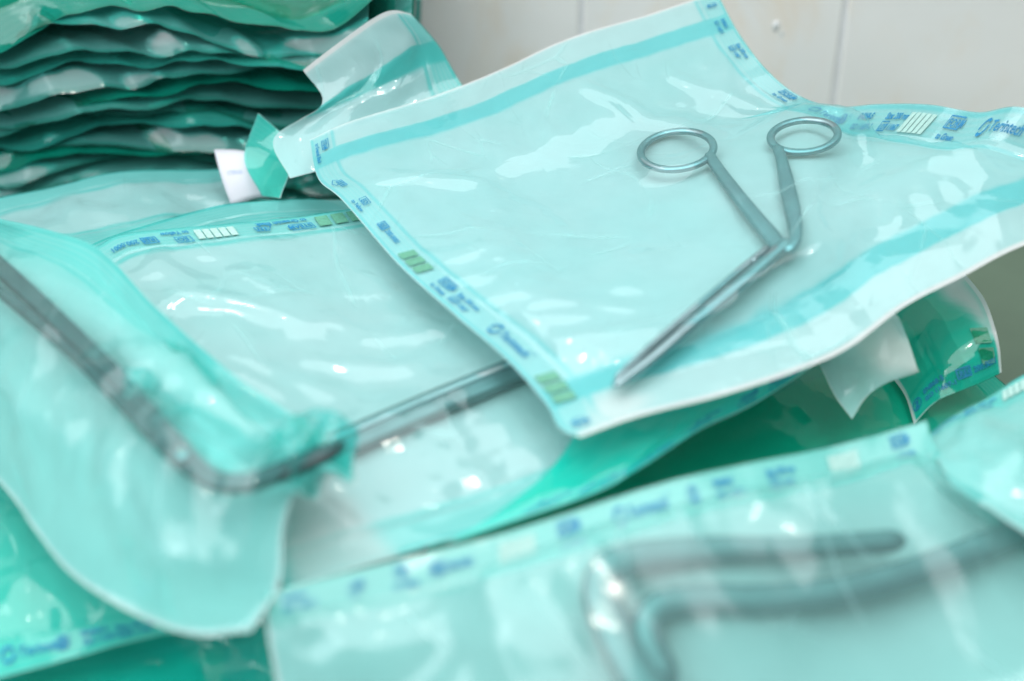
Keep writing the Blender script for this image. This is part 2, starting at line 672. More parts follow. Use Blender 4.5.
def coons(loop, sp):
    """loop: four pixel edges c00>c10>c11>c01>c00, each a list of (px,py,z)"""
    E = []
    for k in range(4):
        pts = list(loop[k]) + [loop[(k + 1) % 4][0]]
        E.append(np.array([pt(p) for p in pts]))
    Lu = .5 * (plen(E[0]) + plen(E[2]))
    Lv = .5 * (plen(E[1]) + plen(E[3]))
    nu, nv = max(8, int(Lu / sp) + 1), max(8, int(Lv / sp) + 1)
    top = catmull(E[0], nu)
    right = catmull(E[1], nv)
    bot = catmull(E[2][::-1], nu)
    left = catmull(E[3][::-1], nv)
    u = np.linspace(0, 1, nu)[:, None, None]
    v = np.linspace(0, 1, nv)[None, :, None]
    P = (1 - v) * top[:, None] + v * bot[:, None] + (1 - u) * left[None] + u * right[None] \
        - ((1 - u) * (1 - v) * top[0] + u * (1 - v) * top[-1] + (1 - u) * v * bot[0] + u * v * bot[-1])
    return P, (Lu, Lv)


def in_poly(px, poly):
    x, y = px[..., 0], px[..., 1]
    inside = np.zeros(x.shape, bool)
    n = len(poly)
    for i in range(n):
        x0, y0 = poly[i]
        x1, y1 = poly[(i + 1) % n]
        c = ((y0 > y) != (y1 > y)) & (x < (x1 - x0) * (y - y0) / (y1 - y0 + 1e-9) + x0)
        inside ^= c
    return inside


def seg_dist(P2, path):
    """distance of 2-D points to a polyline and the position along it"""
    best = np.full(P2.shape[:-1], 1e9)
    for a, b in zip(path[:-1], path[1:]):
        d = b - a
        t = np.clip(((P2 - a) @ d) / (d @ d + 1e-15), 0, 1)
        q = a + t[..., None] * d
        best = np.minimum(best, np.linalg.norm(P2 - q, axis=-1))
    return best


class Plane:
    """the flat bed an instrument lies on: fitted to the paper under its path"""

    def __init__(s, Q, path_px, lift=.0006):
        px = project(Q)
        pts = []
        for p in path_px:
            d = np.linalg.norm(px - np.array(p), axis=-1)
            pts.append(Q[np.unravel_index(d.argmin(), d.shape)])
        pts = np.array(pts)
        near = np.zeros(px.shape[:2], bool)
        for a, b in zip(path_px[:-1], path_px[1:]):
            near |= seg_dist(px, [np.array(a, float), np.array(b, float)]) < 30
        C = Q[near]
        s.o = C.mean(0)
        A = np.c_[C[:, 0] - s.o[0], C[:, 1] - s.o[1], np.ones(len(C))]
        k, *_ = np.linalg.lstsq(A, C[:, 2], rcond=None)
        n = np.array([-k[0], -k[1], 1.0])
        s.n = n / np.linalg.norm(n)
        s.o = s.o + np.array([0, 0, k[2]])
        up = ((C - s.o) @ s.n)
        s.o = s.o + s.n * (np.percentile(up, 92) + lift)
        s.x = np.cross(np.array([0, 1.0, 0]), s.n)
        s.x /= np.linalg.norm(s.x)
        s.y = np.cross(s.n, s.x)

    def hit(s, px, py, h=0.0):
        d = ray(px, py)
        o = s.o + s.n * h
        return CAM + d * (((o - CAM) @ s.n) / (d @ s.n))

    def p2(s, P):
        return np.stack([(P - s.o) @ s.x, (P - s.o) @ s.y], -1)


def pouch(name, label, loop, sp=.0022, film_mat=None, paper_mat=None, slack=(.004, .02), steps=90, iters=6, press=0.0,
          ends='v', strips=('0', '1'), end_edges=('0', '1'), lifts=(), rough=.0012, rough_scale=22, seed=1, bump=None, plane_path=None,
          heights=None, bare=None, bare_amt=1.0, under=False, group=BASE_GROUP, cat='pouch', pin_w=.0125, zadd=None, rims=(), ridges=(), strip_scale=1.0, n_rand=0, rand_h=.0022, rand_dir=None):
    """ends='v': the end seals are the v=0 / v=1 edges, printed strips run along u=0 / u=1"""
    Q, L = coons(loop, sp)
    nu, nv, _ = Q.shape
    N = normals(Q)
    if N[..., 2].mean() < 0:
        N = -N
    U = np.linspace(0, 1, nu)[:, None] * np.ones((1, nv))
    V = np.linspace(0, 1, nv)[None, :] * np.ones((nu, 1))
    Um, Vm = U * L[0], V * L[1]
    eu, ev = np.minimum(Um, L[0] - Um), np.minimum(Vm, L[1] - Vm)
    edge = np.minimum(eu, ev)
    px = project(Q)
    add = np.zeros((nu, nv))
    for (x, y, r, dz) in lifts:
        add += dz * np.exp(-(((px[..., 0] - x) ** 2 + (px[..., 1] - y) ** 2) / (r * r)))
    if rough:
        add += rough * noise_grid(Um, Vm, rough_scale, seed * 3.7, 3) * np.clip(edge / .02 + .35, 0, 1)
    Q = Q + N * add[..., None]
    if zadd is not None:
        Q[..., 2] += zadd(px, Um, Vm, L)
    N = normals(Q)
    if N[..., 2].mean() < 0:
        N = -N
    base = Q.reshape(-1, 3)
    root = thing(name, label, cat, (base[:, 0].mean(), base[:, 1].mean(), base[:, 2].min()), group)
    hmin = np.full((nu, nv), .00045)
    plane = None
    if plane_path:
        plane = Plane(Q, plane_path)
        P2 = plane.p2(Q)
        off = ((plane.o - Q) @ plane.n)
        for (pth, wdt, hgt) in heights(plane):
            d = seg_dist(P2, pth)
            h = hgt * np.clip(1 - (np.maximum(d - wdt * .5, 0) / (hgt * 2.2)), 0, 1)
            hmin = np.maximum(hmin, np.where(h > 0, np.maximum(off, 0) * (h > 0) + h + .0004, 0))
    pin = (edge < pin_w).astype(float)
    for k in ('0', '1'):
        ee = (Vm if k == '0' else L[1] - Vm) if ends == 'v' else (Um if k == '0' else L[0] - Um)
        if k in end_edges:
            pin[(ee < .031)] = 1
    tents = np.zeros((nu, nv))
    UV2 = np.stack([Um, Vm], -1)
    for (path, wd, hg) in ridges:
        ids = [np.unravel_index(np.linalg.norm(px - np.array(p, float), axis=-1).argmin(), (nu, nv)) for p in path]
        q = [UV2[i] for i in ids]
        d = seg_dist(UV2, q)
        tot = np.linalg.norm(q[-1] - q[0]) + 1e-6
        tt = np.clip(((UV2 - q[0]) @ (q[-1] - q[0])) / tot ** 2, 0, 1)
        tents = np.maximum(tents, hg * np.clip(1 - d / wd, 0, 1) * np.clip(4 * tt * (1 - tt) + .25, 0, 1))
    rr = np.random.default_rng(seed * 13 + 5)
    for _ in range(n_rand):
        c = np.array([rr.uniform(.05, .95) * L[0], rr.uniform(.05, .95) * L[1]])
        a = rr.uniform(0, math.pi) if rand_dir is None else rand_dir + rr.normal() * .35
        ln = rr.uniform(.012, .045)
        d_ = np.array([math.cos(a), math.sin(a)])
        bend = np.array([-d_[1], d_[0]]) * rr.normal() * .004
        q = [c - d_ * ln, c + bend, c + d_ * ln]
        d = seg_dist(UV2, q)
        tt = np.clip(((UV2 - q[0]) @ (q[-1] - q[0])) / (2 * ln) ** 2, 0, 1)
        wd = rr.uniform(.0028, .007)
        tents = np.maximum(tents, rand_h * rr.uniform(.4, 1) * np.clip(1 - d / wd, 0, 1) * np.clip(5 * tt * (1 - tt), 0, 1))
    hmin = hmin + tents * np.clip((edge - pin_w * .8) / .01, 0, 1)
    hmin = np.where(pin > 0, .00045, hmin)
    sl = slack[0] + (slack[1] - slack[0]) * np.clip(.5 + 1.1 * noise_grid(Um, Vm, 16, seed * 5.1 + 3, 2), 0, 1)
    P, N2 = relax_film(Q, hmin, pin, sl, steps, iters, press, seed, -1 if under else 1)
    P = smooth_grid(P, 1, pin > 0)
    side, end = (eu, ev) if ends == 'v' else (ev, eu)
    big = np.full((nu, nv), 1.0)
    sd, en = big.copy(), big.copy()
    for k in strips:
        e = (Um if k == '0' else L[0] - Um) if ends == 'v' else (Vm if k == '0' else L[1] - Vm)
        sd = np.minimum(sd, e)
    for k in end_edges:
        e = (Vm if k == '0' else L[1] - Vm) if ends == 'v' else (Um if k == '0' else L[0] - Um)
        en = np.minimum(en, e)
    br = np.zeros((nu, nv))
    if bare:
        br = in_poly(project(P), bare).astype(float) * bare_amt
    for _ in range(2):
        br[1:-1, 1:-1] = .25 * (br[2:, 1:-1] + br[:-2, 1:-1] + br[1:-1, 2:] + br[1:-1, :-2])
    for k in rims:
        e = {'u0': Um, 'u1': L[0] - Um, 'v0': Vm, 'v1': L[1] - Vm}[k]
        br = np.maximum(br, np.clip(1.5 - e / .0014, 0, 1))
    uv = np.stack([Um, Vm], -1).reshape(-1, 2) + seed * .37
    fc = grid_faces(nu, nv)
    fo = mesh_obj('film_front', P.reshape(-1, 3), fc, film_mat or FILM, root, True,
                  {'dside': sd * strip_scale, 'dend': en, 'bare': br}, uv)
    po = mesh_obj('paper_back', Q.reshape(-1, 3), fc, paper_mat or PAPER, root, True, None, uv)
    NF = normals(P)
    if NF[..., 2].mean() < 0:
        NF = -NF
    if under:
        NF = -NF
    return dict(root=root, film=P, N=NF, L=L, Q=Q, plane=plane)


# ------------------------------------------------------------------ instruments
def sweep(path, prof_w, prof_h, up, n=80, seg=14, power=2.6, round_ends=True):
    """bar swept along a 3-D path; section is a superellipse prof_w x prof_h (functions or numbers)"""
    c = catmull(path, n)
    t = np.gradient(c, axis=0)
    t /= np.linalg.norm(t, axis=1, keepdims=True)
    up = np.asarray(up)
    s = np.cross(t, up)
    s /= np.linalg.norm(s, axis=1, keepdims=True)
    upv = np.cross(s, t)
    V, Fc = [], []
    for i in range(n):
        a = i / (n - 1)
        w = prof_w(a) if callable(prof_w) else prof_w
        h = prof_h(a) if callable(prof_h) else prof_h
        e = min(i, n - 1 - i)
        k = (.35, .75, .93)[e] if (round_ends and e < 3) else 1
        for j in range(seg):
            th = 2 * math.pi * j / seg
            cx = math.copysign(abs(math.cos(th)) ** (2 / power), math.cos(th))
            sy = math.copysign(abs(math.sin(th)) ** (2 / power), math.sin(th))
            V.append(c[i] + s[i] * cx * w * .5 * k + upv[i] * sy * h * .5 * k)
    for i in range(n - 1):
        for j in range(seg):
            a, b = i * seg + j, i * seg + (j + 1) % seg
            Fc.append((a, b, b + seg, a + seg))
    Fc.append(tuple(range(seg))[::-1])
    Fc.append(tuple((n - 1) * seg + j for j in range(seg)))
    return np.array(V), Fc


def ring(c, ax, ay, n, rx, ry, w, h, seg=14, N=56, power=2.4):
    V, Fc = [], []
    for i in range(N):
        a = 2 * math.pi * i / N
        p = c + ax * rx * math.cos(a) + ay * ry * math.sin(a)
        o = ax * math.cos(a) * ry + ay * math.sin(a) * rx
        o /= np.linalg.norm(o)
        for j in range(seg):
            th = 2 * math.pi * j / seg
            cx = math.copysign(abs(math.cos(th)) ** (2 / power), math.cos(th))
            sy = math.copysign(abs(math.sin(th)) ** (2 / power), math.sin(th))
            V.append(p + o * cx * w * .5 + n * sy * h * .5)
    for i in range(N):
        for j in range(seg):
            a, b = i * seg + j, i * seg + (j + 1) % seg
            c_, d = ((i + 1) % N) * seg + (j + 1) % seg, ((i + 1) % N) * seg + j
            Fc.append((a, b, c_, d))
    return np.array(V), Fc


# ================================================================== SCENE
TABLE_Z = .045
WALL_Y = .80

# --- counter and tiled wall
def counter():
    x0, x1, y0, y1 = -1.6, 1.6, -.3, WALL_Y + .02
    V = [(x0, y0, TABLE_Z), (x1, y0, TABLE_Z), (x1, y1, TABLE_Z), (x0, y1, TABLE_Z),
         (x0, y0, TABLE_Z - .03), (x1, y0, TABLE_Z - .03), (x1, y1, TABLE_Z - .03), (x0, y1, TABLE_Z - .03)]
    Fc = [(0, 1, 2, 3), (7, 6, 5, 4), (0, 4, 5, 1), (1, 5, 6, 2), (2, 6, 7, 3), (3, 7, 4, 0)]
    o = mesh_obj('counter', V, Fc, TABLE, None, False)
    o['kind'] = 'structure'


def tile_material():
    m, nt, out = new_mat('glazed_tile')
    b = NB(nt)
    oc = b.n('ShaderNodeTexCoord').outputs['Object']
    oc2 = b.mapping(oc, (1, 1, .55))
    n1 = b.noise(oc2, 14, 4, .6, .8)
    n2 = b.noise(oc2, 5, 2, .5)
    c = b.mix(b.smooth(n1, .46, .80), (.93, .91, .89, 1), (.90, .76, .62, 1))
    c = b.mix(b.math('MULTIPLY', b.smooth(n2, .4, .7), .5), c, (.94, .90, .86, 1))
    p = b.n('ShaderNodeBsdfPrincipled')
    b.put(p.inputs['Base Color'], c)
    p.inputs['Roughness'].default_value = .16
    bp = b.n('ShaderNodeBump')
    bp.inputs['Strength'].default_value = .3
    bp.inputs['Distance'].default_value = .002
    b.put(bp.inputs['Height'], b.noise(oc, 22, 2))
    b.put(p.inputs['Normal'], bp.outputs[0])
    nt.links.new(p.outputs[0], out.inputs[0])
    return m


def wall():
    grout = principled('tile_grout', (.80, .80, .82, 1), .8, noise_amt=.1, noise_scale=80)
    tm = tile_material()
    root = thing('tiled_wall', 'pale beige glazed tile wall standing behind the pile of pouches', 'wall', (0, WALL_Y, TABLE_Z))
    back = WALL_Y + .0012
    mesh_obj('grout', [(-1.6, back, TABLE_Z), (1.6, back, TABLE_Z), (1.6, back, .66), (-1.6, back, .66)], [(0, 1, 2, 3)], grout, root, False)
    xs = [at_y(581, 40, WALL_Y)[0], at_y(839, 60, WALL_Y)[0]]
    tw = xs[1] - xs[0]
    g = .0010
    zrow = [TABLE_Z + .002 + k * .30 for k in range(4)]
    for r in range(2):
        for k in range(-5, 7):
            a, c = xs[0] + k * tw + g, xs[0] + (k + 1) * tw - g
            z0, z1 = zrow[r] + g, zrow[r] + .30 - g
            d = .0015
            V = [(a, back - .0005, z0), (c, back - .0005, z0), (c, back - .0005, z1), (a, back - .0005, z1),
                 (a, WALL_Y + d, z0), (c, WALL_Y + d, z0), (c, WALL_Y + d, z1), (a, WALL_Y + d, z1),
                 (a + d, WALL_Y, z0 + d), (c - d, WALL_Y, z0 + d), (c - d, WALL_Y, z1 - d), (a + d, WALL_Y, z1 - d)]
            Fc = [(8, 9, 10, 11)]
            for q in range(4):
                w_ = (q + 1) % 4
                Fc += [(q, w_, 4 + w_, 4 + q), (4 + q, 4 + w_, 8 + w_, 8 + q)]
            mesh_obj('tile', V, Fc, tm, root, False)


counter()
wall()

# --- A: the pouch on top, with the ring-handled forceps
A_LOOP = [
    [(310, 140, .163), (318, 178, .163), (343, 201, .161), (400, 266, .158), (455, 315, .156), (505, 358, .153), (545, 402, .150), (560, 428, .149)],   # printed left side
    [(580, 437, .149), (640, 416, .151), (720, 396, .152), (800, 370, .153), (850, 345, .155), (905, 302, .160), (965, 268, .166), (1024, 232, .173)],   # near end
    [(1120, 185, .182), (1090, 135, .192), (1024, 108, .197), (980, 113, .190), (930, 105, .187), (880, 104, .180), (838, 107, .172), (800, 97, .176), (768, 72, .184), (740, 36, .191)],
    [(716, -8, .198), (650, 14, .192), (570, 38, .186), (500, 70, .176), (430, 97, .169), (350, 122, .165)],
]
FORCEPS = [(676, 150), (720, 165), (775, 240), (800, 160), (790, 135), (760, 265), (690, 330), (615, 386)]


def forceps_heights(pl):
    def pp(lst):
        return [pl.p2(pl.hit(*p)) for p in lst]
    out = []
    for c in ((676, 150), (804, 137)):
        o = pl.hit(*c)
        lst = [pl.p2(o + pl.x * .0155 * math.cos(a) + pl.y * .0155 * math.sin(a)) for a in np.linspace(0, 2 * math.pi, 20)]
        out.append((lst, .004, .0042))
    out.append((pp([(712, 158), (745, 205), (778, 245)]), .007, .0055))
    out.append((pp([(778, 150), (790, 200), (792, 245)]), .007, .0055))
    out.append((pp([(785, 245), (740, 285), (690, 328), (650, 360), (614, 387)]), .005, .0052))
    return out


A_RIDGES = [([(432, 186), (478, 190), (500, 232)], .005, .0035), ([(440, 198), (500, 270), (560, 352)], .006, .0032), ([(478, 205), (520, 270), (575, 350)], .005, .0028), ([(505, 300), (572, 378)], .004, .003),
            ([(556, 292), (590, 372)], .004, .0026), ([(585, 290), (592, 372)], .005, .003), ([(640, 248), (610, 300)], .007, .0022), ([(360, 186), (470, 176), (600, 118)], .005, .0018),
            ([(880, 120), (1000, 150)], .005, .003), ([(850, 128), (900, 150), (1010, 172)], .004, .002), ([(700, 90), (770, 110)], .006, .002), ([(520, 200), (560, 240)], .006, .002),
            ([(660, 330), (780, 275), (900, 215)], .004, .002)]
B_RIDGES = [([(160, 298), (250, 310), (320, 330)], .006, .004), ([(225, 270), (285, 300)], .006, .004), ([(245, 262), (300, 318)], .005, .003), ([(360, 340), (440, 335), (500, 320)], .006, .0036),
            ([(300, 362), (400, 372), (470, 350)], .006, .004), ([(380, 492), (480, 440), (540, 418)], .004, .0045), ([(395, 512), (500, 462), (560, 440)], .004, .004), ([(410, 528), (500, 488), (580, 452)], .004, .004),
            ([(380, 455), (470, 425)], .005, .004), ([(150, 255), (200, 300)], .006, .004), ([(440, 300), (500, 345)], .007, .003)]
C_RIDGES = [([(20, 400), (110, 470), (190, 560)], .007, .006), ([(80, 420), (150, 490), (220, 590)], .006, .006), ([(160, 440), (200, 500), (235, 600)], .006, .006), ([(60, 262), (180, 370), (260, 450)], .012, .004), ([(230, 480), (245, 560)], .005, .006), ([(270, 470), (262, 540)], .005, .006), ([(20, 226), (120, 268), (210, 354)], .006, .0012), ([(120, 258), (210, 345), (300, 428)], .006, .0014), ([(250, 385), (320, 470)], .005, .002), ([(280, 405), (300, 480)], .006, .003), ([(315, 430), (280, 500)], .005, .003), ([(30, 330), (90, 400)], .006, .004)]
D_RIDGES = [([(700, 520), (780, 560), (860, 575)], .006, .006), ([(850, 540), (800, 580), (760, 590)], .006, .006), ([(780, 530), (900, 535), (1000, 530)], .008, .006), ([(930, 580), (980, 640), (1040, 650)], .006, .006),
            ([(840, 620), (880, 700)], .006, .004), ([(320, 630), (420, 650), (500, 700)], .010, .005), ([(640, 520), (760, 500), (900, 465)], .006, .004), ([(330, 600), (500, 570), (640, 545)], .007, .003),
            ([(560, 600), (480, 680)], .008, .004), ([(300, 660), (330, 720)], .008, .004)]


def a_dip(px, Um, Vm, L):
    e = L[1] - Vm
    m = np.clip((px[..., 0] - 800) / 60, 0, 1)
    m = m * m * (3 - 2 * m)
    return -.0135 * m * np.clip(e / .013, 0, 1) * np.exp(-np.maximum(e - .013, 0) / .05)


# u runs along the loop's first edge; the near and far ends are the edges two and four of A_LOOP,
# so u=0 / u=1 are the ends and v=0 / v=1 the printed sides
A_RIDGES = [(p, w, h * 1.9) for p, w, h in A_RIDGES]
A = pouch('sterilisation_pouch', 'pale aqua film pouch on top of the pile holding ring handled forceps', A_LOOP, sp=.0020, seed=3,
          slack=(.004, .030), steps=140, iters=7, ends='u', plane_path=FORCEPS, heights=forceps_heights,
          rough=.0010, rough_scale=20, zadd=a_dip, ridges=A_RIDGES, n_rand=34, rand_h=.0015, bare_amt=.6, bare=[(592, 404), (610, 391), (655, 394), (640, 412), (582, 440), (580, 428)])


def build_forceps():
    pl = A['plane']
    n = pl.n
    h = .0026
    root = thing('ring_forceps', 'angled steel forceps with two finger rings inside the topmost pouch', 'forceps', pl.hit(700, 260))
    V, Fc = [], []
    def fin(name, V, Fc, mat=STEEL):
        return mesh_obj(name, V, Fc, mat, root)
    hit = lambda x, y, e=0.0: pl.hit(x, y, h + e)
    # left handle: ring and arm
    c = hit(677, 150)
    def fitring(cx, x0, x1, y0, y1):
        c = hit(cx, (y0 + y1) / 2)
        rx = np.linalg.norm(hit(x1, (y0 + y1) / 2) - hit(x0, (y0 + y1) / 2)) / 2
        ry = np.linalg.norm(hit(cx, y1) - hit(cx, y0)) / 2
        return c, rx, ry
    c, rx, ry = fitring(677, 641, 713, 131, 169)
    fin('finger_ring', *ring(c, pl.x, pl.y, n, rx, ry, .0036, .0028))
    c, rx, ry = fitring(804, 771, 838, 120, 152)
    fin('finger_ring', *ring(c, pl.x, pl.y, n, rx, ry, .0036, .0028))
    fin('handle', *sweep([hit(708, 153), hit(716, 166), hit(732, 188), hit(755, 217), hit(776, 243), hit(772, 252), hit(752, 268)], lambda a: .0050 + .0024 * min(1, a * 1.4), .0034, n))
    fin('handle', *sweep([hit(777, 146, .001), hit(783, 165, .001), hit(788, 190, .001), hit(794, 218, .001), hit(795, 240, .001), hit(786, 252, .001)], lambda a: .0048 + .0022 * math.sin(a * 3) ** 2, .0034, n))
    fin('shank', *sweep([hit(790, 240, .0005), hit(765, 262, .0005), hit(735, 288, .0005), hit(690, 325), hit(655, 355), hit(614, 386)], lambda a: .0062 - .0022 * a, lambda a: .0042 - .0016 * a, n))
    fin('jaw', *sweep([hit(770, 247, .0014), hit(735, 275, .0014), hit(692, 311, .0013), hit(655, 343, .0012), hit(615, 379, .0008)], lambda a: .0030 - .0008 * a, lambda a: .0034 - .001 * a, n))
    c = hit(754, 260, .0022)
    fin('screw', *sweep([c - n * .001, c, c + n * .0012], .0030, .0030, pl.x, n=8, seg=14, power=2))


build_forceps()

put_print(A, 'v0', [((312, 146), 'steam'), ((326, 184), 'hand'), ((347, 206), 'eo'), ((368, 230), 'ref'), ((398, 252), 'marks'), ((430, 283), 'form'), ((446, 297), 'size'),
                    ((480, 330), 'logo'), ((530, 380), 'marks'), ((566, 424), 'circle2')], 1, xs=.82)
put_print(A, 'v1', [((716, 2), 'circle2'), ((724, 18), 'norm'), ((742, 42), 'size'), ((788, 88), 'form'), ((816, 102), 'logo'), ((846, 108), 'circle2'),
                    ((862, 106), 'norm'), ((892, 105), 'size'), ((915, 106), 'bars'), ((955, 112), 'form'), ((988, 113), 'logo')], 1, xs=.66)

# --- B: the flat pouch under it
B_LOOP = [
    [(70, 262, .146), (100, 246, .149), (130, 234, .150), (240, 224, .150), (345, 211, .148), (470, 190, .144)],
    [(600, 170, .138), (700, 250, .132)],
    [(842, 340, .126), (760, 396, .126), (700, 424, .126), (640, 461, .126), (590, 488, .126), (520, 516, .126), (430, 546, .126)],
    [(284, 588, .126), (270, 540, .128), (235, 450, .135), (150, 340, .142)],
]
B_BAR = [(225, 492), (300, 461), (350, 441), (440, 402), (540, 361), (600, 338)]
B = pouch('sterilisation_pouch', 'wide flat pouch half under the forceps pouch with upside down print along its far edge', B_LOOP, sp=.0022, seed=5, film_mat=FILM_MINT,
          slack=(.004, .026), steps=110, ends='u', plane_path=B_BAR,
          heights=lambda pl: [([pl.p2(pl.hit(*p)) for p in B_BAR], .011, .0052)], rough=.0022, rough_scale=16, end_edges=(), ridges=B_RIDGES, n_rand=70, rand_h=.0024,
          bare_amt=.6, bare=[(284, 485), (330, 474), (352, 500), (375, 530), (398, 556), (296, 584), (283, 560)])
put_print(B, 'v0', [((356, 210), 'marks'), ((303, 217), 'steam'), ((264, 222), 'hand'), ((232, 225), 'bars'), ((184, 229), 'eo'), ((152, 232), 'ref')], -1)
N_ = pouch('sterilisation_pouch', 'emerald film pouch added for green shade under the near edge of the forceps pouch',
           [[(592, 385, .136), (680, 350, .137), (760, 300, .136)], [(840, 290, .134), (846, 320, .132)], [(847, 343, .131), (760, 401, .131), (700, 430, .131), (640, 468, .131), (590, 494, .131)], [(445, 545, .1275), (500, 512, .130), (550, 470, .132), (580, 425, .134)]],
           sp=.0024, seed=27, film_mat=FILM_EMERALD, slack=(.003, .015), steps=60, ends='u', strips=('1',), end_edges=(), rough=.0015, n_rand=12, rand_h=.0016)  # added to give the shaded strip below the forceps pouch its emerald green
put_print(N_, 'v1', [((520, 518), 'size'), ((572, 499), 'circle2'), ((596, 491), 'logo'), ((650, 462), 'norm'), ((690, 436), 'size'), ((740, 412), 'form'), ((770, 394), 'steam')], 1, xs=.75)


def build_bar():
    pl = B['plane']
    hit = lambda x, y, e=0.0: pl.hit(x, y, .0026 + e)
    root = thing('flat_instrument', 'long flat steel bar slanting across the pouch below the forceps pouch', 'instrument', pl.hit(430, 405))
    mesh_obj('bar', *sweep([hit(*p) for p in B_BAR], .0118, .0050, pl.n, n=60, power=7), STEEL_MATT, root)
    mesh_obj('lit_edge', *sweep([hit(x, y, .0028) for x, y in [(250, 474), (350, 432), (440, 393), (540, 352)]], .0022, .0016, pl.n, n=40, power=4), STEEL_LIGHT, root)  # pale strip stands in for light on the bar's upper edge


build_bar()

# --- C: the crumpled pouch at the left
C_LOOP = [
    [(-90, 190, .150), (0, 219, .160), (60, 236, .165), (108, 254, .168), (160, 306, .168), (205, 345, .168), (250, 384, .165), (310, 425, .160)],
    [(350, 452, .157), (356, 484, .150), (332, 474, .157), (318, 502, .148), (297, 494, .152), (284, 530, .146), (278, 582, .138)],
    [(250, 630, .130), (190, 634, .126), (130, 612, .124), (75, 577, .122), (40, 536, .122), (0, 482, .122)],
    [(-90, 390, .122)],
]
C_CLAMP = [(-60, 214), (20, 286), (70, 333), (120, 382), (170, 438), (192, 464), (212, 480), (236, 484), (262, 479), (300, 464), (345, 444)]
C = pouch('sterilisation_pouch', 'crumpled bulging pouch at the left edge wrapped around a dark clamp', C_LOOP, sp=.0020, seed=9, film_mat=FILM_FOLD, strip_scale=.75,
          slack=(.008, .04), steps=110, ends='u', strips=('0',), end_edges=(), rims=('v1', 'u1'), pin_w=.004, plane_path=C_CLAMP,
          heights=lambda pl: [([pl.p2(pl.hit(*p)) for p in C_CLAMP], .009, .008)], rough=.0055, rough_scale=17, ridges=C_RIDGES, n_rand=90, rand_h=.003, rand_dir=.9,
          lifts=[(190, 400, 90, .006), (60, 300, 80, .006), (120, 500, 60, .004)])


def build_clamp():
    pl = C['plane']
    hit = lambda x, y, e=0.0: pl.hit(x, y, .0035 + e)
    root = thing('dark_clamp', 'dark steel clamp with two arms inside the crumpled left pouch', 'clamp', pl.hit(120, 390))
    mesh_obj('arm', *sweep([hit(*p) for p in C_CLAMP], lambda a: .0072 - .0006 * a, .0042, pl.n, n=90, power=7), STEEL_DARK, root)
    mesh_obj('arm', *sweep([hit(x, y) for x, y in [(-50, 250), (0, 292), (50, 334), (100, 381), (150, 434), (196, 479)]], .0034, .0042, pl.n, n=50, power=7), STEEL_DARK, root)
    c = hit(182, 455, .0035)
    mesh_obj('pivot_screw', *sweep([c - pl.n * .001, c, c + pl.n * .0012], .0050, .0050, pl.x, n=8, power=2), STEEL, root)


build_clamp()

# --- D: the foreground pouch with the bent retractor
D_LOOP = [
    [(262, 594, .134), (350, 572, .136), (440, 551, .137), (520, 531, .137), (600, 510, .137), (680, 488, .137), (760, 467, .137), (840, 446, .137)],
    [(926, 422, .137), (934, 446, .134), (965, 485, .128), (1030, 530, .120)],
    [(1160, 610, .110), (1000, 740, .100), (700, 800, .096)],
    [(320, 800, .092), (285, 715, .106), (270, 650, .120)],
]
D_TOOL = [(700, 750), (645, 685), (612, 625), (600, 588), (622, 562), (700, 551), (800, 548), (905, 540)]
D_TOOL2 = [(672, 690), (648, 640), (655, 610), (700, 600), (770, 600), (860, 588), (960, 556), (1060, 515)]
D = pouch('sterilisation_pouch', 'blurred foreground pouch at lower right holding a bent retractor', D_LOOP, sp=.0024, seed=12, film_mat=FILM_VEIL,
          slack=(.012, .05), steps=110, ends='u', strips=('0',), plane_path=D_TOOL,
          heights=lambda pl: [([pl.p2(pl.hit(*p)) for p in D_TOOL], .030, .0090), ([pl.p2(pl.hit(*p)) for p in D_TOOL2], .030, .0085)],
          rough=.0028, rough_scale=15, ridges=D_RIDGES, n_rand=75, rand_h=.0034, end_edges=(), rims=('u0',), lifts=[(680, 600, 130, .016)])
put_print(D, 'v0', [((280, 590), 'norm'), ((345, 573), 'hand'), ((390, 563), 'eo'), ((424, 553), 'ref'), ((495, 537), 'bars'), ((556, 521), 'form'), ((612, 506), 'logo'), ((686, 486), 'circle2'), ((710, 480), 'norm'),
                    ((764, 466), 'size'), ((822, 451), 'bars'), ((886, 433), 'form')], 1, xs=.8)


def build_retractor():
    pl = D['plane']
    hit = lambda x, y, e=0.0: pl.hit(x, y, .0048 + e)
    root = thing('bent_retractor', 'thick bent steel retractor under the film of the foreground pouch', 'retractor', pl.hit(700, 600))
    mesh_obj('hooked_blade', *sweep([hit(*p) for p in D_TOOL], lambda a: .0165 - .0085 * min(1, a * 1.4), lambda a: .0090 - .0035 * a, pl.n, n=90, power=2.8), STEEL_MATT, root)
    mesh_obj('handle', *sweep([hit(*p) for p in D_TOOL2], .0105, .0080, pl.n, n=70, power=2.8), STEEL_MATT, root)


build_retractor()

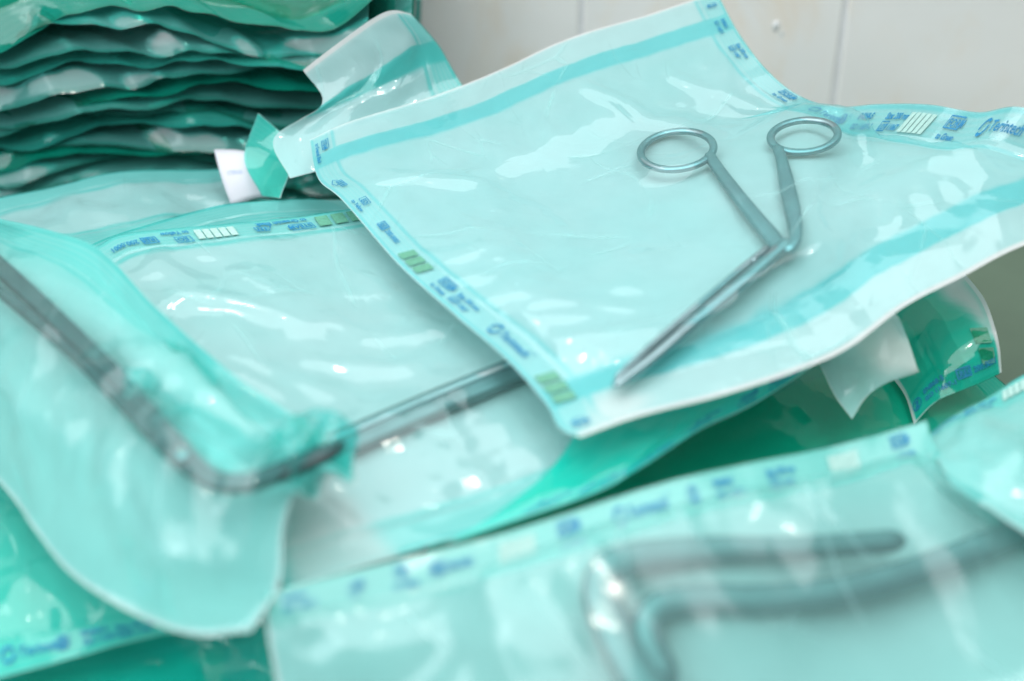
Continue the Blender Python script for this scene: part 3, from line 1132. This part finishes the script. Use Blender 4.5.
# --- right side: shaded pouches between the top one and the foreground one
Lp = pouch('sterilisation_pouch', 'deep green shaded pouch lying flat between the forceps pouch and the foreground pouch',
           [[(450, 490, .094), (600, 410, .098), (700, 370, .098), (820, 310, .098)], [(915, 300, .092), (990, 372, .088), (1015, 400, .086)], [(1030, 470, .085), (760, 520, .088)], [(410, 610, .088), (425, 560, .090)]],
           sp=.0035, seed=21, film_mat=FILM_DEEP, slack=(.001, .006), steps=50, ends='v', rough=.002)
E1 = pouch('sterilisation_pouch', 'curled pale pouch corner hanging out below the forceps pouch',
           [[(800, 336, .135), (850, 322, .135)], [(893, 314, .134), (906, 340, .132), (917, 368, .126)], [(919, 370, .125), (893, 378, .122), (868, 396, .117)], [(852, 419, .110), (836, 396, .116), (818, 362, .126)]],
           sp=.002, seed=22, film_mat=FILM_MINT, paper_mat=PAPER_WARM, slack=(.001, .006), steps=40, rough=.004, rough_scale=34, strips=(), end_edges=(), n_rand=5, rand_h=.001,
           lifts=[(880, 350, 30, .006), (850, 390, 20, -.004)], bare=[(880, 300), (925, 360), (922, 375), (880, 372), (850, 345), (840, 315)], bare_amt=.7)  # film mostly cleared on top; mint tint below stands in for green bounce light
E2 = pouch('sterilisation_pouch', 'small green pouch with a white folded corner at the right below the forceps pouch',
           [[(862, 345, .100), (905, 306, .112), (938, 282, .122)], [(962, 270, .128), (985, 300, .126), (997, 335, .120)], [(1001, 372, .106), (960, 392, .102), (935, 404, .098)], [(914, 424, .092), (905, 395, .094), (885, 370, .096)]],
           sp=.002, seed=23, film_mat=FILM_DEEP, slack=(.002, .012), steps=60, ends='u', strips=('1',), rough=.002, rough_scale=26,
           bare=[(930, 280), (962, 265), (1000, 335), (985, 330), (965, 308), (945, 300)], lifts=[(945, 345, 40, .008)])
put_print(E2, 'v1', [((916, 420), 'circle2'), ((930, 406), 'norm'), ((962, 391), 'ref')], 1)
put_print(E2, 'u1', [((992, 320), 'marks')], 1, inset=.002)
M = pouch('sterilisation_pouch', 'creased pouch at the right edge with print along its far side',
          [[(928, 436, .126), (955, 418, .128), (990, 398, .128), (1024, 374, .128)], [(1120, 325, .128), (1160, 400, .132)], [(1200, 570, .132), (1080, 560, .136), (1010, 524, .140)], [(952, 486, .140), (935, 458, .132)]],
          sp=.0022, seed=24, film_mat=FILM_FOLD, slack=(.012, .04), steps=90, ends='u', strips=('0',), end_edges=(), rough=.006, rough_scale=18,
          n_rand=20, rand_h=.004, lifts=[(965, 450, 26, .003), (1015, 480, 24, .003)],
          ridges=[([(940, 470), (975, 440), (1000, 400)], .009, .006), ([(960, 490), (1010, 478), (1060, 450)], .007, .005), ([(975, 432), (1000, 470)], .006, .005)])
put_print(M, 'v0', [((934, 432), 'norm'), ((965, 412), 'size'), ((1000, 392), 'bars')], 1)

# --- bottom left
G1 = pouch('sterilisation_pouch', 'green shaded pouch under the crumpled one at the lower left corner',
           [[(-90, 480, .088), (0, 470, .090), (80, 530, .092)], [(200, 590, .092), (230, 605, .090)], [(262, 622, .086), (170, 634, .084), (90, 653, .084), (0, 676, .084)], [(-90, 700, .084), (-95, 600, .086)]],
           sp=.0028, seed=31, film_mat=FILM_TEAL, slack=(.008, .03), steps=80, ends='u', rough=.005, rough_scale=16, n_rand=25, rand_h=.003)
put_print(G1, 'v1', [((0, 676), 'logo'), ((62, 660), 'circle2'), ((84, 655), 'norm'), ((118, 646), 'size')], 1)
G2 = pouch('sterilisation_pouch', 'lowest dark green pouch at the bottom edge left of the foreground pouch',
           [[(-60, 660, .062), (120, 640, .066)], [(300, 600, .070), (310, 680, .066)], [(320, 790, .062), (100, 800, .060)], [(-80, 800, .060), (-70, 720, .060)]],
           sp=.0030, seed=32, film_mat=FILM_EMERALD, n_rand=14, rand_h=.003, slack=(.004, .02), steps=50, ends='u', rough=.004)

# --- behind: pale pouches between the stack and the flat pouch
H1 = pouch('sterilisation_pouch', 'pale blurred pouch lying before the stack at the left edge',
           [[(-90, 212, .118), (0, 198, .120), (100, 183, .120), (180, 172, .119)], [(238, 167, .117), (242, 190, .115)], [(262, 218, .110), (120, 250, .116), (40, 262, .120)], [(-90, 290, .122)]],
           sp=.0028, seed=41, film_mat=FILM_MINT, slack=(.006, .022), steps=70, ends='u', end_edges=(), rough=.004, n_rand=20, rand_h=.003, lifts=[(120, 205, 60, .005)])
H2 = pouch('sterilisation_pouch', 'narrow pale pouch edge showing behind the upside down print',
           [[(55, 262, .132), (130, 232, .132), (220, 207, .130), (290, 199, .128)], [(345, 200, .126), (380, 212, .124)], [(400, 225, .122), (240, 245, .130)], [(80, 280, .136)]],
           sp=.0028, seed=42, film_mat=FILM_MINT, slack=(.004, .016), steps=60, ends='u', rough=.002, end_edges=())
I1 = pouch('sterilisation_pouch', 'pouch leaning against the right end of the stack with its pale end up',
           [[(303, 70, 0.678, 'y'), (345, 38, 0.685, 'y'), (385, 12, 0.691, 'y')], [(410, 14, 0.700, 'y'), (440, 48, 0.698, 'y'), (462, 86, 0.688, 'y')],
            [(485, 110, 0.678, 'y'), (400, 150, 0.656, 'y')], [(290, 178, 0.638, 'y'), (274, 138, 0.656, 'y'), (322, 104, 0.668, 'y')]],
           sp=.0024, seed=43, film_mat=FILM_MINT, slack=(.004, .018), steps=70, ends='v', strips=('1',), end_edges=('0',), rough=.004, rough_scale=22, n_rand=16, rand_h=.002)
I2 = pouch('sterilisation_pouch', 'green pointed pouch corner sticking up beside the white paper tag',
           [[(258, 113, .680, 'y'), (278, 130, .676, 'y')], [(298, 149, .668, 'y'), (289, 174, .655, 'y')], [(280, 198, .645, 'y')], [(262, 196, .655, 'y'), (244, 158, .672, 'y')]],
           sp=.0024, seed=44, film_mat=FILM_TEAL, slack=(.002, .01), steps=40, ends='u', end_edges=(), strips=('0',), rough=.003)


def tag_card():
    c = [pt((214, 150, .684, 'y')), pt((262, 157, .678, 'y')), pt((273, 197, .662, 'y')), pt((232, 207, .662, 'y'))]
    n = 10
    V, uv = [], []
    for i in range(n):
        for j in range(n):
            u, v = i / (n - 1), j / (n - 1)
            p = (c[0] * (1 - u) + c[1] * u) * (1 - v) + (c[3] * (1 - u) + c[2] * u) * v
            p = p + np.array([0, -.006, .003]) * math.sin(math.pi * v) * .5 + np.array([0, .003, 0]) * math.sin(3 * u)
            V.append(p)
            uv.append((u, v))
    root = thing('paper_tag', 'small white paper tag with a faint blue stamp standing before the stack', 'tag', (c[2] + c[3]) / 2)
    V = np.array(V)
    o = mesh_obj('card', V, grid_faces(n, n), LABELP, root)
    md = o.modifiers.new('thick', 'SOLIDIFY')
    md.thickness = .0004
    g = V.reshape(n, n, 3)
    N = normals(g)
    if N[..., 1].mean() > 0:
        N = -N
    out = ([], [])
    text_at(out, 'STERILE', .0, .0, .0042)
    text_at(out, '04 12', .022, .0, .0042)
    A_ = np.array(out[0])
    uu = .14 + A_[:, 0] / A_[:, 0].max() * .72
    vv = .47 - A_[:, 1] / .0042 * .10
    fi, fj = uu * (n - 1), vv * (n - 1)
    i0, j0 = fi.astype(int), fj.astype(int)
    a_, b_ = (fi - i0)[:, None], (fj - j0)[:, None]
    P = (g[i0, j0] * (1 - a_) + g[i0 + 1, j0] * a_) * (1 - b_) + (g[i0, j0 + 1] * (1 - a_) + g[i0 + 1, j0 + 1] * a_) * b_
    mesh_obj('stamp', P + N[i0, j0] * .0006, out[1], STAMP, root, False)


STAMP = principled('faded_stamp_ink', (.42, .50, .74, 1), .7, noise_amt=.2, noise_scale=400)
tag_card()


def box_bm(c, sx, sy, sz):
    V = [(c[0] + a * sx / 2, c[1] + b * sy / 2, c[2] + d * sz / 2) for a in (-1, 1) for b in (-1, 1) for d in (-1, 1)]
    return V, [(0, 1, 3, 2), (4, 6, 7, 5), (0, 4, 5, 1), (2, 3, 7, 6), (0, 2, 6, 4), (1, 5, 7, 3)]


def crate():
    p = at_y(296, 180, .735)
    root = thing('wooden_crate', 'brown slatted wooden crate showing in the gap beside the stack', 'crate', (p[0], .735, TABLE_Z))
    k = 0
    z = TABLE_Z + .006
    while z < .118:
        o = mesh_obj('slat', *box_bm((p[0] + .004, .735, z), .075, .005, .0062), WOOD, root, False)
        z += .0088
    for sx in (-.036, .036):
        mesh_obj('post', *box_bm((p[0] + .004 + sx, .741, (TABLE_Z + .121) / 2), .008, .006, .121 - TABLE_Z), WOOD, root, False)


crate()


# --- the stack at the upper left: many pouches lying on one another, front edges wavy
def stack():
    NU, NV = 200, 34
    x0, x1 = -.47, -.078
    zc = np.full((NU, NV), TABLE_Z + .004)
    looks = ['grey green', 'dark teal']
    z = TABLE_Z + .004
    k = 0
    words = {21: 'uppermost pouch of the stack, broad light green front cut by the picture top',
             20: 'grey teal stacked pouch directly under the light green uppermost one',
             19: 'third pouch from the top of the stack, grey teal with pale glare',
             18: 'fourth pouch from the top of the stack, thin teal lip',
             17: 'fifth pouch from the top of the stack, pale glare at its left end',
             16: 'sixth pouch from the top of the stack, deep green lip',
             15: 'seventh pouch from the top of the stack, dull grey teal front',
             14: 'eighth pouch from the top of the stack, grey teal front',
             13: 'ninth pouch from the top of the stack, teal lip in mid stack',
             12: 'grey fronted stacked pouch third up from the pale pouches below the stack',
             11: 'deep green stacked pouch second up from the pale pouches below the stack',
             10: 'lowest stacked pouch in view, just above the pale pouches at the left'}
    n_l = 22
    while k < n_l:
        g = .0070 if k < 3 else .0076
        gk = (.72, 1.25, .85, 1.1, .65, 1.3, .9)[k % 7]
        sk = (1, -.6, .4, -1, .8, -.3, .2, -.5)[k % 8]
        xr = x1 + .012 * math.sin(k * 2.1) + (.020 if k > 10 else 0)
        X = np.linspace(x0, xr, NU)[:, None] * np.ones((1, NV))
        V = np.linspace(0, 1, NV)[None, :] * np.ones((NU, 1))
        y0 = np.array([.708 - .0005 * k + .011 * nz(x * 9, k * 3.1) + .005 * nz(x * 18, k * 5.3) + .002 * nz(x * 50, k * 1.3) for x in X[:, 0]])
        Y = y0[:, None] * (1 - V ** 1.4) + .792 * V ** 1.4
        D_ = Y - y0[:, None]
        gap = np.array([[g * .78 + .0080 * max(0, .22 + 1.6 * nz(X[i, j] * 6 + Y[i, j] * 5, Y[i, j] * 4, k * 7.7)) + .0030 * (.45 - abs(nz(X[i, j] * 8 + Y[i, j] * 12, Y[i, j] * 9, k * 2.2 + 40)) * 1.7)
                         - .0022 * abs(nz(X[i, j] * 26 + Y[i, j] * 40, Y[i, j] * 20, k * 3.3)) for j in range(NV)] for i in range(NU)])
        gap = gap * gk + np.array([sk * .0075 * (X[i, 0] - X[:, 0].mean()) / .2 for i in range(NU)])[:, None]
        gap = np.maximum(gap, .0028)
        droop = np.array([.0045 + .0095 * max(0, .3 + 1.5 * nz(x * 7, k * 4.4 + 9)) + .0034 * abs(nz(x * 22, k * 1.7)) for x in X[:, 0]])
        lip = np.clip(1 - D_ / .016, 0, 1) ** 1.6
        Zb = zc + .0014
        Zp = Zb - droop[:, None] * lip * .8
        body = np.clip(D_ / .020, 0, 1)
        body = body * body * (3 - 2 * body)
        Zf = Zp + .0006 + (gap - .0024) * (.10 * np.clip(D_ / .01, 0, 1) + .90 * body)
        zc = zc + gap
        flip = k == 6
        paper = np.stack([X, Y, Zp if not flip else Zf], -1)
        film = np.stack([X, Y - .0022 * (1 - V) ** 6, (Zf if not flip else Zp - .0003)], -1)
        de = D_.copy()
        if True:
            lab = words.get(k, 'pouch low in the stack, hidden behind the pale pouches')
            root = thing('stacked_pouch', lab, 'pouch', (X.mean(), .745, float(Zp.min())), 'pouches stacked at the upper left')
            uv = np.stack([X, Y], -1).reshape(-1, 2) + k * .31
            fc = grid_faces(NU, NV)
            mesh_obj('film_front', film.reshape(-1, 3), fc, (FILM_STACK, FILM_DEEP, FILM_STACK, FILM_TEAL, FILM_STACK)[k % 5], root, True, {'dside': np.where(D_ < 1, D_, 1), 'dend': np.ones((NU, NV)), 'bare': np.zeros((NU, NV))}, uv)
            mesh_obj('paper_back', paper.reshape(-1, 3), fc, PAPER_SHADED, root, True, None, uv)
        k += 1


stack()


def tile_glints():  # shiny beads added to make the bright spot on the tile
    for (px, py, r, lab) in ((776, 26, .0022, 'tiny shiny bead added for a highlight on the wall tile, the larger of two'), (782, 34, .0012, 'tiny shiny bead added for a highlight on the wall tile, the smaller of two')):
        c = at_y(px, py, WALL_Y)
        V, Fc = [], []
        n, m = 14, 6
        for i in range(m):
            a = math.pi / 2 * i / (m - 1)
            for j in range(n):
                t = 2 * math.pi * j / n
                V.append((c[0] + r * math.cos(a) * math.cos(t), WALL_Y - r * .55 * math.sin(a) + .0003, c[2] + 1.5 * r * math.cos(a) * math.sin(t)))
        for i in range(m - 1):
            for j in range(n):
                Fc.append((i * n + j, i * n + (j + 1) % n, (i + 1) * n + (j + 1) % n, (i + 1) * n + j))
        o = mesh_obj('glint_bead', V, Fc, GLINT)
        tag(o, lab, 'water drop', 'beads added for a highlight on the tile')


GLINT = principled('tile_glint_bead', (.75, .76, .76, 1), .08, coat=1.0)
tile_glints()

# ------------------------------------------------------------------ light
def lights():
    w = bpy.data.worlds.new('World')
    S.world = w
    w.use_nodes = True
    bg = w.node_tree.nodes['Background']
    bg.inputs[0].default_value = (.82, .93, 1.0, 1)
    bg.inputs[1].default_value = .20

    def area(name, loc, target, size, size_y, energy, col):
        l = bpy.data.lights.new(name, 'AREA')
        l.shape = 'RECTANGLE'
        l.size, l.size_y = size, size_y
        l.energy = energy
        l.color = col
        o = bpy.data.objects.new(name, l)
        COL.objects.link(o)
        o.location = loc
        d = Vector(target) - Vector(loc)
        o.rotation_euler = d.to_track_quat('-Z', 'Y').to_euler()
    area('ceiling_lamp', (-.2, .5, 2.4), (0, .5, .1), 4.2, 3.0, 136, (.95, .975, 1.0))
    area('front_fill_light', (-1.5, -.5, 1.5), (0, .7, .15), 1.2, 1.2, 17, (.88, .95, 1.0))  # added fill from the front left to brighten the wall
    area('spot_lamp', (.35, .1, 1.7), (0, .5, .1), .08, .08, 1.9, (1.0, .95, .85))
    area('second_spot_lamp', (-.5, .55, 1.7), (0, .5, .1), .07, .07, 1.6, (1.0, .94, .84))


lights()
S.view_settings.view_transform = 'Standard'
S.view_settings.look = 'None'
S.view_settings.exposure = .17
S.view_settings.gamma = 1
S.cycles.max_bounces = 14
S.cycles.diffuse_bounces = 7
S.cycles.glossy_bounces = 4
S.cycles.transmission_bounces = 8
S.cycles.transparent_max_bounces = 32
S.cycles.caustics_reflective = False
S.cycles.caustics_refractive = False
S.cycles.use_denoising = True
S.cycles.sample_clamp_indirect = 4
